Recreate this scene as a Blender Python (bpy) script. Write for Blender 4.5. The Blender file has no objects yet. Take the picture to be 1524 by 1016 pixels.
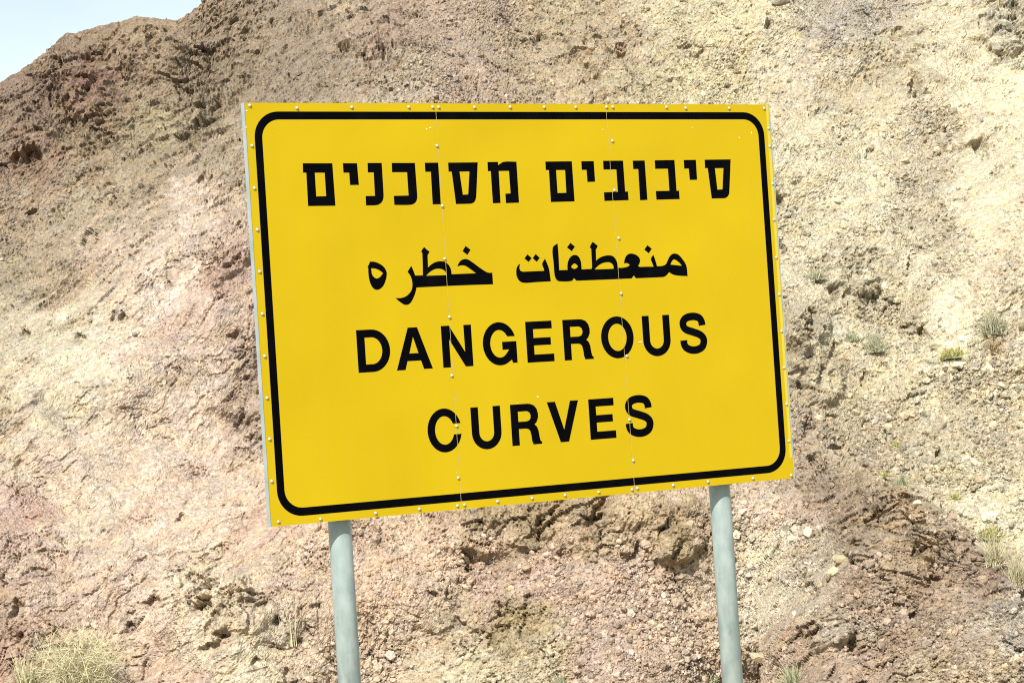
import bpy, math, numpy as np
from mathutils import Matrix, Vector
from mathutils.geometry import tessellate_polygon
from bpy_extras.object_utils import world_to_camera_view

# ------------------------------------------------------------------ camera, sky, sun, exposure
sc = bpy.context.scene
COL = sc.collection
CAM = np.array([0.0, 0.0, 1.75])                 # eye height above the road shoulder
YAW, PITCH, ROLL, FPX = 0.4803527, 0.0220157, -0.0654706, 3200.0
SX, SY, SZ, SW, SH = 0.0898468, 7.2547904, 0.2876048, 2.0, 1.3435

def cam_axes():
    cp, sp = math.cos(PITCH), math.sin(PITCH)
    r = np.array([1, 0, 0.]); f = np.array([0, cp, sp]); u = np.array([0, -sp, cp])
    cr, sr = math.cos(ROLL), math.sin(ROLL)
    return cr*r+sr*u, -sr*r+cr*u, f
RV, UV, FV = cam_axes()
cam = bpy.data.cameras.new('camera'); cam_o = bpy.data.objects.new('camera', cam); COL.objects.link(cam_o)
M = Matrix.Identity(4)
for i in range(3):
    M[i][0] = RV[i]; M[i][1] = UV[i]; M[i][2] = -FV[i]; M[i][3] = CAM[i]
cam_o.matrix_world = M
cam.sensor_width = 36; cam.lens = 36*FPX/1524; cam.clip_start = 0.1; cam.clip_end = 8000
sc.camera = cam_o

SUNV = np.array([-0.514, -1.395, 1.40]); SUNV /= np.linalg.norm(SUNV)
w = bpy.data.worlds.new('World'); sc.world = w; w.use_nodes = True
nt = w.node_tree; nt.nodes.clear()
out = nt.nodes.new('ShaderNodeOutputWorld'); bg = nt.nodes.new('ShaderNodeBackground')
sky = nt.nodes.new('ShaderNodeTexSky'); sky.sky_type = 'NISHITA'; sky.sun_disc = False
sky.sun_elevation = math.asin(SUNV[2]); sky.sun_rotation = math.atan2(SUNV[0], SUNV[1])
sky.air_density = 1.0; sky.dust_density = 1.6; sky.ozone_density = 1.0
tc = nt.nodes.new('ShaderNodeTexCoord'); mp = nt.nodes.new('ShaderNodeMapping')
mp.inputs['Scale'].default_value = (1.2, 1.2, 3.6); mp.inputs['Rotation'].default_value = (0.1, 0.25, 0.3)
nz = nt.nodes.new('ShaderNodeTexNoise'); nz.inputs['Scale'].default_value = 3.4; nz.inputs['Detail'].default_value = 7
nz.inputs['Roughness'].default_value = 0.5
cr = nt.nodes.new('ShaderNodeMapRange'); cr.inputs['From Min'].default_value = 0.36; cr.inputs['From Max'].default_value = 0.66
cr.inputs['To Min'].default_value = 0.62; cr.inputs['To Max'].default_value = 1.0
mx = nt.nodes.new('ShaderNodeMix'); mx.data_type = 'RGBA'; mx.inputs[7].default_value = (7.5, 8.7, 9.3, 1)
L = nt.links.new
L(tc.outputs['Generated'], mp.inputs['Vector']); L(mp.outputs[0], nz.inputs['Vector']); L(nz.outputs['Fac'], cr.inputs['Value'])
L(cr.outputs[0], mx.inputs[0]); L(sky.outputs[0], mx.inputs[6]); L(mx.outputs[2], bg.inputs['Color'])
bg.inputs['Strength'].default_value = 0.085; L(bg.outputs[0], out.inputs['Surface'])

sl = bpy.data.lights.new('sun', 'SUN'); sl.energy = 5.0; sl.angle = math.radians(0.53); sl.color = (1.0, 0.965, 0.90)
so = bpy.data.objects.new('sun', sl); COL.objects.link(so)
so.rotation_euler = Vector(SUNV).to_track_quat('Z', 'Y').to_euler(); so.location = (-8, -12, 20)
sc.view_settings.view_transform = 'Standard'; sc.view_settings.look = 'None'
sc.view_settings.gamma = 1; sc.view_settings.use_curve_mapping = False
sc.view_settings.exposure = 0.62
sc.cycles.use_denoising = False; sc.cycles.filter_width = 1.1      # crisp, very slightly grainy, like the photograph

# ------------------------------------------------------------------ helpers
rng = np.random.default_rng(11)
def lin(h):
    h = h.lstrip('#'); c = np.array([int(h[i:i+2], 16)/255 for i in (0, 2, 4)])
    return np.where(c <= .04045, c/12.92, ((c+.055)/1.055)**2.4)
def new_mat(name, col=(.5, .5, .5), rough=.6, metal=0.0, spec=0.5):
    m = bpy.data.materials.new(name); m.use_nodes = True
    b = m.node_tree.nodes['Principled BSDF']
    b.inputs['Base Color'].default_value = (*col, 1); b.inputs['Roughness'].default_value = rough
    b.inputs['Metallic'].default_value = metal; b.inputs['Specular IOR Level'].default_value = spec
    return m, m.node_tree, b
def noise_mix(t, b, c1, c2, scale, detail=5, lo=.35, hi=.65, sock='Base Color', stretch=None):
    tc = t.nodes.new('ShaderNodeTexCoord'); n = t.nodes.new('ShaderNodeTexNoise')
    n.inputs['Scale'].default_value = scale; n.inputs['Detail'].default_value = detail
    src = tc.outputs['Object']
    if stretch:
        mm = t.nodes.new('ShaderNodeMapping'); mm.inputs['Scale'].default_value = stretch
        t.links.new(src, mm.inputs[0]); src = mm.outputs[0]
    t.links.new(src, n.inputs['Vector'])
    r = t.nodes.new('ShaderNodeMapRange'); r.inputs['From Min'].default_value = lo; r.inputs['From Max'].default_value = hi
    t.links.new(n.outputs['Fac'], r.inputs['Value'])
    x = t.nodes.new('ShaderNodeMix'); x.data_type = 'RGBA'
    x.inputs[6].default_value = (*c1, 1); x.inputs[7].default_value = (*c2, 1)
    t.links.new(r.outputs[0], x.inputs[0]); t.links.new(x.outputs[2], b.inputs[sock])
    return x
def mesh_np(name, V, F, mat, colors=None, smooth=False):
    """V (n,3), F (m,k) -> mesh, built with foreach_set"""
    me = bpy.data.meshes.new(name); n, m, k = len(V), len(F), F.shape[1]
    me.vertices.add(n); me.vertices.foreach_set('co', np.ascontiguousarray(V, np.float32).ravel())
    me.loops.add(m*k); me.loops.foreach_set('vertex_index', np.ascontiguousarray(F, np.int32).ravel())
    me.polygons.add(m); me.polygons.foreach_set('loop_start', np.arange(0, m*k, k, dtype=np.int32))
    me.polygons.foreach_set('use_smooth', np.full(m, smooth))
    me.update(calc_edges=True)
    if colors is not None:
        a = me.color_attributes.new('tone', 'FLOAT_COLOR', 'POINT')
        a.data.foreach_set('color', np.column_stack([colors, np.ones(n)]).astype(np.float32).ravel())
    if mat: me.materials.append(mat)
    return me
def link(name, me, parent=None, loc=None):
    o = bpy.data.objects.new(name, me); COL.objects.link(o)
    if parent is not None: o.parent = parent
    if loc is not None: o.location = loc
    return o
def tag(o, label=None, cat=None, group=None, kind=None):
    if label: o['label'] = label
    if cat: o['category'] = cat
    if group: o['group'] = group
    if kind: o['kind'] = kind
    return o
class MB:
    """collects simple solids into one mesh"""
    def __init__(s): s.v = []; s.f = []
    def add(s, vs, fs):
        k = len(s.v); s.v += [tuple(v) for v in vs]; s.f += [tuple(i+k for i in f) for f in fs]
    def box(s, lo, hi):
        x0, y0, z0 = lo; x1, y1, z1 = hi
        s.add([(x0,y0,z0),(x1,y0,z0),(x1,y1,z0),(x0,y1,z0),(x0,y0,z1),(x1,y0,z1),(x1,y1,z1),(x0,y1,z1)],
              [(3,2,1,0),(4,5,6,7),(0,1,5,4),(1,2,6,5),(2,3,7,6),(3,0,4,7)])
    def poly(s, loops, y):
        """flat print film: loops of (s,t) with holes, facing -y"""
        vs = [(p[0], y, p[1]) for l in loops for p in l]
        tri = tessellate_polygon([[Vector((p[0], p[1], 0)) for p in l] for l in loops])
        fs = []
        for a, b, c in tri:
            A, B, C = vs[a], vs[b], vs[c]
            cr = (B[0]-A[0])*(C[2]-A[2])-(B[2]-A[2])*(C[0]-A[0])
            fs.append((a, b, c) if cr > 0 else (a, c, b))
        s.add(vs, fs)
    def lathe(s, prof, axis='z', n=32, c=(0, 0, 0), cap=True):
        vs = []; fs = []
        for r, h in prof:
            for i in range(n):
                a = 2*math.pi*i/n
                p = (r*math.cos(a), r*math.sin(a), h) if axis == 'z' else (r*math.cos(a), h, r*math.sin(a))
                vs.append((p[0]+c[0], p[1]+c[1], p[2]+c[2]))
        for j in range(len(prof)-1):
            for i in range(n):
                q = (j*n+i, j*n+(i+1) % n, (j+1)*n+(i+1) % n, (j+1)*n+i)
                fs.append(q if axis == 'z' else q[::-1])
        if cap:
            t = tuple((len(prof)-1)*n+i for i in range(n)); b = tuple(range(n))[::-1]
            fs += [t, b] if axis == 'z' else [t[::-1], b[::-1]]
        s.add(vs, fs)
    def mesh(s, name, mat, smooth=False):
        me = bpy.data.meshes.new(name); me.from_pydata(s.v, [], s.f); me.update()
        if mat: me.materials.append(mat)
        if smooth: me.polygons.foreach_set('use_smooth', [True]*len(me.polygons))
        return me
def bevel(o, wd, seg=2):
    m = o.modifiers.new('edge', 'BEVEL'); m.width = wd; m.segments = seg; m.limit_method = 'ANGLE'; return o

# ------------------------------------------------------------------ vectorised noise
_p = np.random.default_rng(5).permutation(256).astype(np.int32); _p = np.concatenate([_p, _p])
_g = np.stack([np.cos(np.arange(256)*2.399963), np.sin(np.arange(256)*2.399963)], 1).astype(np.float32)
_r = np.random.default_rng(9).random((256, 6)).astype(np.float32)
def perlin(x, y, seed=0):
    xi = np.floor(x).astype(np.int32); yi = np.floor(y).astype(np.int32)
    xf = (x-xi).astype(np.float32); yf = (y-yi).astype(np.float32)
    u = xf*xf*xf*(xf*(xf*6-15)+10); v = yf*yf*yf*(yf*(yf*6-15)+10)
    def g(a, b, dx, dy):
        h = _p[(_p[(xi+a+seed*17) & 255]+yi+b+seed*31) & 255]; q = _g[h]
        return q[..., 0]*dx+q[..., 1]*dy
    n00 = g(0, 0, xf, yf); n10 = g(1, 0, xf-1, yf); n01 = g(0, 1, xf, yf-1); n11 = g(1, 1, xf-1, yf-1)
    return ((n00*(1-u)+n10*u)*(1-v)+(n01*(1-u)+n11*u)*v)*1.5
def fbm(x, y, oct=4, seed=0, gain=.5):
    s = 0; a = 1; f = 1
    for i in range(oct):
        s = s+a*perlin(x*f, y*f, seed+i*3); a *= gain; f *= 2.03
    return s
def ridged(x, y, oct=4, seed=0):
    s = 0; a = 1; f = 1
    for i in range(oct):
        s = s+a*(1-2*np.abs(perlin(x*f, y*f, seed+i*3))); a *= .5; f *= 2.1
    return s*.5
def facets(x, y, seed=0, tilt=1.0):
    """fractured rock: every cell its own tilted plane. returns height, cell random (tint), edge distance"""
    xi = np.floor(x).astype(np.int32); yi = np.floor(y).astype(np.int32)
    d1 = np.full(x.shape, 9., np.float32); d2 = d1.copy(); H = np.zeros_like(d1); T = np.zeros_like(d1)
    for a in (-1, 0, 1):
        for b in (-1, 0, 1):
            h = _p[(_p[(xi+a+seed*13) & 255]+yi+b+seed*29) & 255]; q = _r[h]
            dx = (x-xi-a-q[..., 0]).astype(np.float32); dy = (y-yi-b-q[..., 1]).astype(np.float32)
            d = dx*dx+dy*dy
            nh = (q[..., 2]-.5)+tilt*((q[..., 3]-.5)*dx+(q[..., 4]-.5)*dy)*2
            c = d < d1
            d2 = np.where(c, d1, np.minimum(d2, d)); H = np.where(c, nh, H); T = np.where(c, q[..., 5], T); d1 = np.where(c, d, d1)
    return H, T, np.sqrt(d2)-np.sqrt(d1)
def sstep(a, b, x):
    t = np.clip((x-a)/(b-a), 0, 1); return t*t*(3-2*t)

def photo(P):
    """where a world point falls in the photograph (1524 x 1016)"""
    D = P-CAM; z = D@FV
    return 762+FPX*(D@RV)/z, 508-FPX*(D@UV)/z
def ray_uw(px, py):
    d = (px-762)/FPX*RV+(508-py)/FPX*UV+FV
    return d[0]/d[1], d[2]/d[1]

# ------------------------------------------------------------------ geology of the slope
# x, y, colour of the rock, fracture, scree, strata A (steep up-right) B (low up-right) C (down-right) D (upright)
GEO = [
 (0,170,'a08a76',.8,.3,.2,.6,0,.2),(100,80,'a38c76',.9,.2,.1,.4,0,.5),(200,60,'ab9478',1,.2,.1,.2,0,.8),(300,40,'ac967e',.9,.3,.1,.4,0,.4),
 (60,150,'9c8474',.9,.3,.2,.5,0,.3),(140,140,'a07c6c',1,.1,.1,.2,0,.9),(230,120,'a8927a',1,.1,.1,.2,0,.8),(330,110,'a39078',.8,.3,.2,.7,0,.2),
 (40,240,'ac907c',.8,.2,.1,.3,0,.4),(130,200,'aa9478',.9,.2,.1,.3,0,.6),(230,190,'b6a684',.7,.2,.2,.5,0,.3),(300,180,'a8967c',.9,.1,.2,.9,0,0),
 (30,330,'a8927c',.6,.5,.3,.6,0,0),(120,320,'aa9880',.6,.5,.4,.6,0,0),(220,280,'b4a186',.6,.5,.4,.7,0,0),(330,230,'bca88e',.5,.4,.5,.6,0,0),
 (20,420,'a2957c',.5,.6,.3,.7,0,0),(80,420,'b09c80',.5,.5,.5,.6,0,0),(20,500,'cbbd9e',.4,.4,.5,.5,0,0),(90,500,'d8cba6',.3,.3,.7,.3,0,0),
 (180,380,'cdb79c',.4,.3,.8,.2,0,0),(280,320,'d6bda4',.4,.3,.8,.2,0,0),(340,390,'c4a992',.7,.3,.6,.3,0,.2),(240,430,'dcc8ac',.3,.3,.9,.1,0,0),
 (120,530,'dfd0ac',.25,.2,1,0,0,0),(60,600,'ddcfa9',.3,.2,.8,.3,0,0),(200,520,'dcc6a8',.35,.3,.8,0,0,.4),(300,520,'d3bca2',.5,.3,.6,0,0,.5),
 (370,600,'baa28c',.9,.3,.2,0,0,.8),(20,620,'c9b896',.5,.3,.4,.5,0,0),(90,670,'d6bfa4',.3,.2,1,0,0,0),(200,640,'d9c2a4',.35,.2,.8,0,0,.4),(300,660,'dcc4a8',.35,.2,.7,0,0,.4),
 (30,760,'d0b09a',.35,.3,.9,0,0,.2),(120,760,'d8c4a4',.3,.2,.9,0,0,.3),(250,760,'dcc2a4',.3,.2,.8,0,0,.3),(380,780,'d8bb9c',.3,.3,.7,.3,0,0),
 (15,910,'c09a80',.7,.1,.5,0,0,.6),(70,880,'d6bca0',.5,.3,.6,0,0,.4),(200,880,'dac0a4',.5,.3,.5,0,0,.6),(320,900,'e0cca6',.9,.2,.4,.5,0,.2),
 (350,970,'e0cfa8',.6,.2,.5,.4,0,.1),(440,900,'d8bfa0',.6,.3,.5,.2,0,.3),(230,990,'d6ba9e',.4,.3,.6,0,0,.6),(120,1000,'cfba98',.4,.4,.4,0,0,.3),(0,1010,'c8a088',.5,.2,.5,0,0,.6),
 (450,40,'ae9a84',.7,.4,.2,.3,0,.4),(520,20,'b29c84',.9,.3,.1,0,0,.8),(580,60,'a88e7c',.9,.3,.1,0,0,.8),(450,110,'ab9884',.6,.6,.2,.5,0,.1),(600,130,'b8a690',.4,.9,.1,.3,0,.1),
 (700,60,'b8a08e',.3,.9,.1,.2,.2,0),(700,140,'bca490',.3,.9,0,.2,.2,0),(780,60,'baa488',.5,.8,0,0,.5,.1),(850,20,'b8a486',.8,.5,0,0,.3,.5),(880,100,'bca688',.8,.5,0,0,.3,.5),
 (940,70,'b8a288',.8,.5,0,0,.2,.6),(1000,30,'cabb98',.3,.9,.1,.2,0,0),(960,140,'c8b892',.4,.9,0,.2,.2,0),
 (1100,40,'d4c49c',.4,.6,.3,.2,0,.2),(1060,120,'d0c098',.3,1,.2,.2,0,.1),(1180,80,'d8caa2',.3,.4,.5,.2,0,.2),(1230,60,'b4a896',.3,.8,.6,0,0,0),(1290,40,'bcae9a',.4,.7,.5,.2,0,0),
 (1340,90,'c8b894',.6,.4,.3,.2,.1,.2),(1420,40,'dccea4',.4,.3,.2,.4,.1,0),(1490,40,'c2b698',.9,.3,.1,.8,0,0),(1480,120,'ecdfae',.2,.2,.5,.4,0,0),(1280,120,'c6b490',.5,.3,.2,0,.1,.3),
 (1200,200,'dccfa4',.35,.4,.4,.3,0,.1),(1300,200,'e0d2a6',.35,.5,.3,.3,.1,0),(1380,210,'cfc09c',.4,.8,.2,.2,.2,0),(1480,230,'e2d4a8',.3,.3,.5,.4,0,0),
 (1180,300,'d4c8a0',.35,.6,.4,.3,0,.1),(1280,300,'e0d3a8',.3,.4,.3,.3,.1,0),(1380,290,'c8bb9a',.3,1,0,.2,.2,0),(1460,310,'e6d8aa',.2,.2,.6,.4,0,0),
 (1200,400,'dccfa6',.4,.4,.1,.2,.3,.2),(1270,420,'c6b795',.8,.4,0,0,.3,.6),(1350,380,'e2d5aa',.25,.5,.1,.1,.1,.1),(1400,360,'ccbe9a',.4,1,0,.1,.1,0),(1480,400,'dccba2',.4,.5,.5,.4,0,0),
 (1190,480,'b8a88a',.9,.2,0,0,.1,.9),(1250,500,'dccfa6',.4,.4,.1,0,.2,.2),(1340,470,'c9b894',.5,1,0,.2,.1,0),(1420,480,'eee1b4',.15,.4,.3,.2,0,0),(1500,500,'e0d0a4',.3,.6,.5,.3,0,0),
 (1200,570,'baa888',.9,.3,0,0,.1,.9),(1260,580,'dccd9e',.5,.4,.1,0,.1,.6),(1340,580,'e2d4a6',.3,.6,.1,.1,.1,.1),(1420,580,'d0c19a',.4,1,0,.1,.2,0),(1500,600,'dacaa0',.3,1,.1,.2,0,0),
 (1210,640,'bca68c',.6,.9,0,0,.3,0),(1300,640,'c9b695',.4,1,0,.1,.2,0),(1400,650,'d0c09a',.4,1,0,.1,.2,0),(1500,680,'d2c29c',.35,1,0,.2,.1,0),
 (1420,710,'d6c89e',.3,1,0,.1,.1,0),(1470,740,'e6d8ae',.15,.5,.1,.3,0,0),(1500,790,'e6d9ac',.2,.7,.1,.1,.1,0),
 (600,780,'c8ae92',.5,.5,.3,.1,0,.4),(640,820,'cdb294',.5,.5,.3,.1,0,.3),(720,770,'a89272',1,.2,.2,.1,0,.6),(800,770,'ac9674',1,.2,.2,0,0,.9),(860,760,'b29a78',.9,.2,.2,0,0,.9),
 (950,780,'c2aa86',.5,.4,.3,0,0,.4),(1010,800,'a8926e',.9,.2,.5,0,0,.5),(1040,760,'c4ac90',.4,.6,.2,0,0,.3),
 (560,860,'d2b394',.4,.6,.3,.2,0,.2),(580,960,'ccb498',.4,.7,.2,.2,0,.1),(720,870,'bea28e',.4,1,0,0,.2,.2),(680,930,'bca88c',.7,.5,.1,0,.5,.3),(770,930,'a8946e',1,.2,.1,0,.2,.8),(800,870,'c0a490',.3,1,0,0,.1,.1),
 (880,870,'c2a892',.3,1,0,0,.1,.1),(960,860,'c6ac94',.3,1,0,0,0,.1),(900,960,'bea490',.25,1,0,0,.1,0),(980,980,'c4ac94',.25,1,0,0,0,0),(700,1000,'ccbd98',.4,.5,.3,.2,0,.1),(800,1000,'c4b492',.4,.6,.2,.1,0,.1),
 (1140,820,'ddd0aa',.2,.8,.1,0,.3,0),(1170,760,'ccb698',.4,.8,0,0,.4,0),(1130,900,'dacca6',.25,.8,.1,0,.2,0),(1220,840,'cebc9c',.3,.9,0,0,.5,0),(1060,900,'c8b296',.3,.9,.1,0,.1,.1),(1060,980,'c4ac92',.3,.9,.1,0,.1,0),
 (1180,960,'b49c80',.8,.3,.2,0,.2,.4),(1230,920,'beac90',.7,.4,.1,0,.3,.4),
 (1200,740,'a89078',.7,.6,0,0,.8,.1),(1260,770,'a08a72',.8,.4,0,0,.9,.2),(1320,760,'ae9676',.7,.3,0,0,1,.1),(1350,830,'ab9474',.8,.3,0,0,.9,.1),(1440,820,'a8907a',.6,.4,0,0,.9,0),
 (1280,860,'b0987e',.6,.9,0,0,.6,0),(1380,880,'ac9278',.6,.6,0,0,.6,.1),(1480,880,'a48c78',.6,.6,0,0,.7,0),(1320,930,'b09880',.6,.9,0,0,.5,0),(1420,950,'b6a086',.6,.7,0,0,.4,.1),
 (1500,930,'cbbca2',.4,.8,0,0,.4,.1),(1280,1000,'b49a80',.7,.5,.1,0,.2,.3),(1400,1010,'c0aa88',.5,.6,.1,0,.2,.4),(1500,1000,'beaa8a',.5,.7,0,0,.2,.2),
]
GA = np.array([(g[0], g[1]) for g in GEO], float)
GC = np.array([np.concatenate([lin(g[2]), g[3:]]) for g in GEO])
_l = GC[:, :3]@np.array([.3, .6, .1])                       # darker varnished rock is browner, the pale rock more chalky
GC[:, 2] *= np.interp(_l, [.25, .38, .5, .7], [.93, .95, 1.0, 1.06]); GC[:, 0] *= .985
GC[:, :3] *= np.interp(_l, [.25, .36, .5], [1.05, 1.05, 1.0])[:, None]
_z = (GA[:, 0] < 470) & (GA[:, 1] > 370); GC[_z, :3] *= [.97, .945, .965]
_z = (GA[:, 0] < 460) & (GA[:, 1] < 300); GC[_z, :3] *= [.80, .775, .77]
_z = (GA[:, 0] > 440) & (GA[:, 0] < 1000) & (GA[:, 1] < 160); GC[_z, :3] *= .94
_z = (GA[:, 0] > 470) & (GA[:, 0] < 1190) & (GA[:, 1] > 740); GC[_z, :3] *= [1.12, 1.10, 1.12]
_z = (GA[:, 0] < 40) & (GA[:, 1] > 900); GC[_z, :3] *= [.95, 1.08, 1.1]
_z = GA[:, 0] > 1120; GC[_z, :3] *= [.97, .965, 1.0]
_z = (GA[:, 0] > 1150) & (GA[:, 1] > 730) & (_l < .5); GC[_z, :3] *= [1.08, 1.07, 1.10]
_z = (GA[:, 0] > 1130) & (GA[:, 1] < 700) & (_l > .5); GC[_z, :3] *= [.96, .94, .96]
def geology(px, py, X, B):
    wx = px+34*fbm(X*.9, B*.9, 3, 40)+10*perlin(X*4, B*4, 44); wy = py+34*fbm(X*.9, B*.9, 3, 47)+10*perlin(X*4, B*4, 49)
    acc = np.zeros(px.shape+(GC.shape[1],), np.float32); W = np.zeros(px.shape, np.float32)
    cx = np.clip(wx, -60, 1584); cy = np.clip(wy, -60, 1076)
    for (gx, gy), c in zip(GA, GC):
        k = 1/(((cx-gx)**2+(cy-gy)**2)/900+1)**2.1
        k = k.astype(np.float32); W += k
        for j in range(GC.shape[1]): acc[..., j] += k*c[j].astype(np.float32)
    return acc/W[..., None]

# clefts and caves: x, y, half length, half width, angle (deg, up-right positive), depth m
CLEFTS = [(40,236,24,8,12,1.0),(50,230,12,5,20,.6),(283,196,24,3.5,48,.3),(272,203,10,5,30,.6),(320,160,22,4,45,.5),(340,125,18,3,50,.4),(140,140,20,6,78,.7),(130,150,14,5,70,.6),(225,60,24,3.5,-80,.6),(228,95,14,3,88,.5),
 (155,72,12,3,85,.4),(95,150,18,3,75,.35),(108,178,16,4,-70,.5),(240,80,20,3,-75,.4),(290,60,10,3,80,.3),(370,45,12,4,60,.4),
 (134,360,16,4,68,.5),(90,435,22,2.6,40,.4),(65,455,14,2.4,25,.35),(52,322,8,5,60,.5),(92,315,10,4,50,.5),
 (38,495,6,4,-30,.4),(182,472,7,4,50,.5),(168,470,8,2.4,70,.35),(120,500,5,8,70,.25),(348,395,18,3,40,.5),(352,498,9,4,50,.5),(360,630,14,5,60,.5),(375,650,10,4,50,.5),
 (20,905,13,5,68,.6),(25,945,6,4,40,.4),(226,892,13,5,40,.6),(196,930,9,5,5,.7),(198,912,8,2.4,5,.4),(305,900,16,6,25,.8),(325,955,24,5,28,.9),(333,942,12,4,25,.6),(342,912,12,3,-45,.5),(390,898,12,4,30,.6),(322,915,8,4,60,.6),
 (410,922,6,4,60,.5),(440,955,14,3,30,.45),(470,900,9,3,20,.3),(268,770,8,3,60,.4),(62,817,8,2.4,25,.35),(27,690,8,2.4,60,.3),(27,735,4,3,50,.4),(215,993,20,2.5,85,.35),(425,1008,14,3,80,.3),(380,985,8,4,60,.4),
 (803,800,5,20,75,.0),(806,790,24,4.5,80,.9),(795,822,12,3,10,.7),(775,818,14,3,-12,.5),(830,760,16,3.5,40,.7),(892,760,18,6,68,1.0),(885,778,14,6,10,1.0),(860,786,8,3,20,.6),(696,832,14,6,-80,.8),(700,848,8,4,0,.5),
 (672,896,22,3.5,-62,.6),(685,925,10,4,-45,.6),(645,882,8,3,0,.4),(790,900,14,4.5,78,.7),(745,910,14,3,88,.45),(785,935,20,4,82,.7),(730,960,14,3,85,.45),(945,820,14,4,60,.6),(1000,825,14,3,70,.35),(932,832,8,4,-60,.5),
 (700,745,10,3,80,.4),(725,765,12,2.6,-70,.4),(665,745,10,3,70,.4),(750,790,18,2.4,60,.35),
 (1357,128,5,12,8,.8),(1362,142,4,6,0,.6),(1330,57,10,5,15,.6),(1315,55,9,3,25,.5),(1143,36,2.5,10,4,.4),(1180,0,6,6,30,.6),(1142,42,4,5,0,.4),(1265,163,12,1.6,35,.3),(1232,158,8,1.8,50,.3),
 (1500,52,14,4,0,.9),(1484,78,12,4,-10,.7),(1512,38,12,3,20,.5),(1508,2,14,4,-28,.6),(1455,222,10,6,-50,.5),(1465,232,6,3,10,.5),(1292,225,9,3,75,.4),(1490,172,22,2,3,.35),(1436,160,16,1.6,12,.3),
 (1163,365,8,6,-45,.7),(1156,298,8,6,20,.5),(1232,425,20,4,-55,.5),(1238,435,10,5,-60,.4),(1296,435,14,4,-50,.5),(1262,430,16,3,75,.35),(1200,480,16,3.5,85,.5),(1220,500,14,4,75,.5),(1240,520,14,4,70,.5),(1218,560,18,4.5,80,.6),(1235,570,14,4,-80,.5),
 (1185,565,12,5,-60,.5),(1283,565,12,2.6,78,.5),(1318,580,9,2,-85,.35),(1363,500,16,2.6,5,.5),(1352,488,12,2.6,-8,.5),(1372,497,6,5,40,.6),(1345,492,6,4,-60,.6),(1490,470,24,2,40,.4),(1352,395,12,4,70,.4),
 (1425,547,8,4,-20,.6),(1385,540,18,2,-6,.4),(1381,560,14,2.5,-12,.45),(1405,530,4,6,0,.4),(1400,665,5,5,0,.6),(1388,640,14,2.5,-20,.5),(1317,640,14,3,-50,.5),(1350,590,22,2,18,.5),(1382,567,16,2.2,15,.5),(1240,617,9,2.5,-15,.6),(1202,605,10,2,12,.5),
 (1215,690,14,8,-60,.5),(1198,640,10,8,-60,.6),(1240,665,12,3,-15,.5),(1262,690,12,3,-40,.4),
 (1304,752,18,3.6,-70,.8),(1312,775,14,3.6,-55,.7),(1364,823,8,5,-35,.9),(1376,822,10,4,20,.6),(1283,814,11,3,0,.6),(1368,874,16,2.6,-20,.8),(1385,866,9,4,-20,.6),(1443,809,4,5,-50,.6),(1482,845,2,8,5,.6),(1520,890,6,8,20,.9),
 (1358,785,18,2,-60,.4),(1288,700,9,4,-70,.4),(1400,775,22,2,-45,.4),(1440,770,10,2,-20,.4),(1275,835,12,3,0,.5),(1325,715,14,3,-3,.5),(1418,802,9,2,-20,.4),
 (1215,950,10,6,-60,.9),(1210,935,8,5,50,.6),(1262,965,5,10,0,.5),(1195,945,8,4,-30,.5),(1150,900,7,3,40,.5),(1205,872,10,7,10,.25),(1520,970,10,3,10,.8),(1500,960,14,2.6,-40,.5),(1355,920,10,4,50,.5),(1240,1000,14,3,75,.4),(1335,900,8,3,-10,.4),
 (873,60,14,3,80,.4),(920,75,12,3,-5,.5),(925,70,7,5,0,.5),(800,55,10,5,60,.4),(585,95,14,3,70,.4),(545,125,10,2,0,.4),(575,85,18,3,85,.4),(1005,115,14,3,0,.7),(500,45,16,2.5,65,.4),(525,30,14,3,-70,.4),(600,20,12,3,-75,.4),(570,75,14,3,85,.4),
 (1020,70,12,3,20,.4),(1040,80,10,3,40,.4),(985,50,10,2,10,.4),(1010,20,14,2,-10,.35),(1080,130,12,2,20,.3),(1290,850,40,3,-30,.2)]
# outcrops standing proud: x, y, half width, half height, angle, height m, side steepness
BOSSES = [(835,775,62,46,-70,.6,.4),(720,790,70,44,-10,.6,.4),(770,925,58,50,-30,.6,.3),(640,900,50,40,-40,.4,.3),(1010,810,34,26,40,.7,.3),(950,760,50,30,0,.4,.3),(875,70,46,26,-55,.7,.3),(925,130,50,30,-45,.5,.3),
 (520,40,60,34,-60,.6,.3),(580,70,36,26,-70,.5,.3),(1270,410,46,26,-28,.6,.3),(1200,490,34,40,-60,.7,.3),(1215,560,50,40,-50,.7,.3),(1460,40,50,26,20,.5,.3),(1490,65,30,16,-20,.5,.3),(1340,50,30,22,0,.5,.3),
 (1230,930,46,44,-60,.5,.3),(1180,960,50,36,10,.5,.3),(1205,872,13,12,0,.35,.4),(130,140,46,50,70,.7,.4),(215,80,46,56,80,.6,.4),(60,215,40,20,20,.6,.4),(270,170,70,24,45,.8,.3),(335,130,60,20,45,.6,.3),(330,975,30,40,-60,.25,.4),(372,920,40,24,30,.3,.4),
 (360,600,30,60,80,.5,.3),(345,400,40,16,40,.5,.3),(130,370,30,12,65,.4,.3),(30,600,40,16,20,.3,.4),(90,680,30,200,35,.3,.5),(1370,810,36,14,-50,.5,.3),(1310,740,60,22,-55,.5,.3),(1440,200,60,22,20,.4,.4),(1240,110,60,30,45,.3,.4)]

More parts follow.
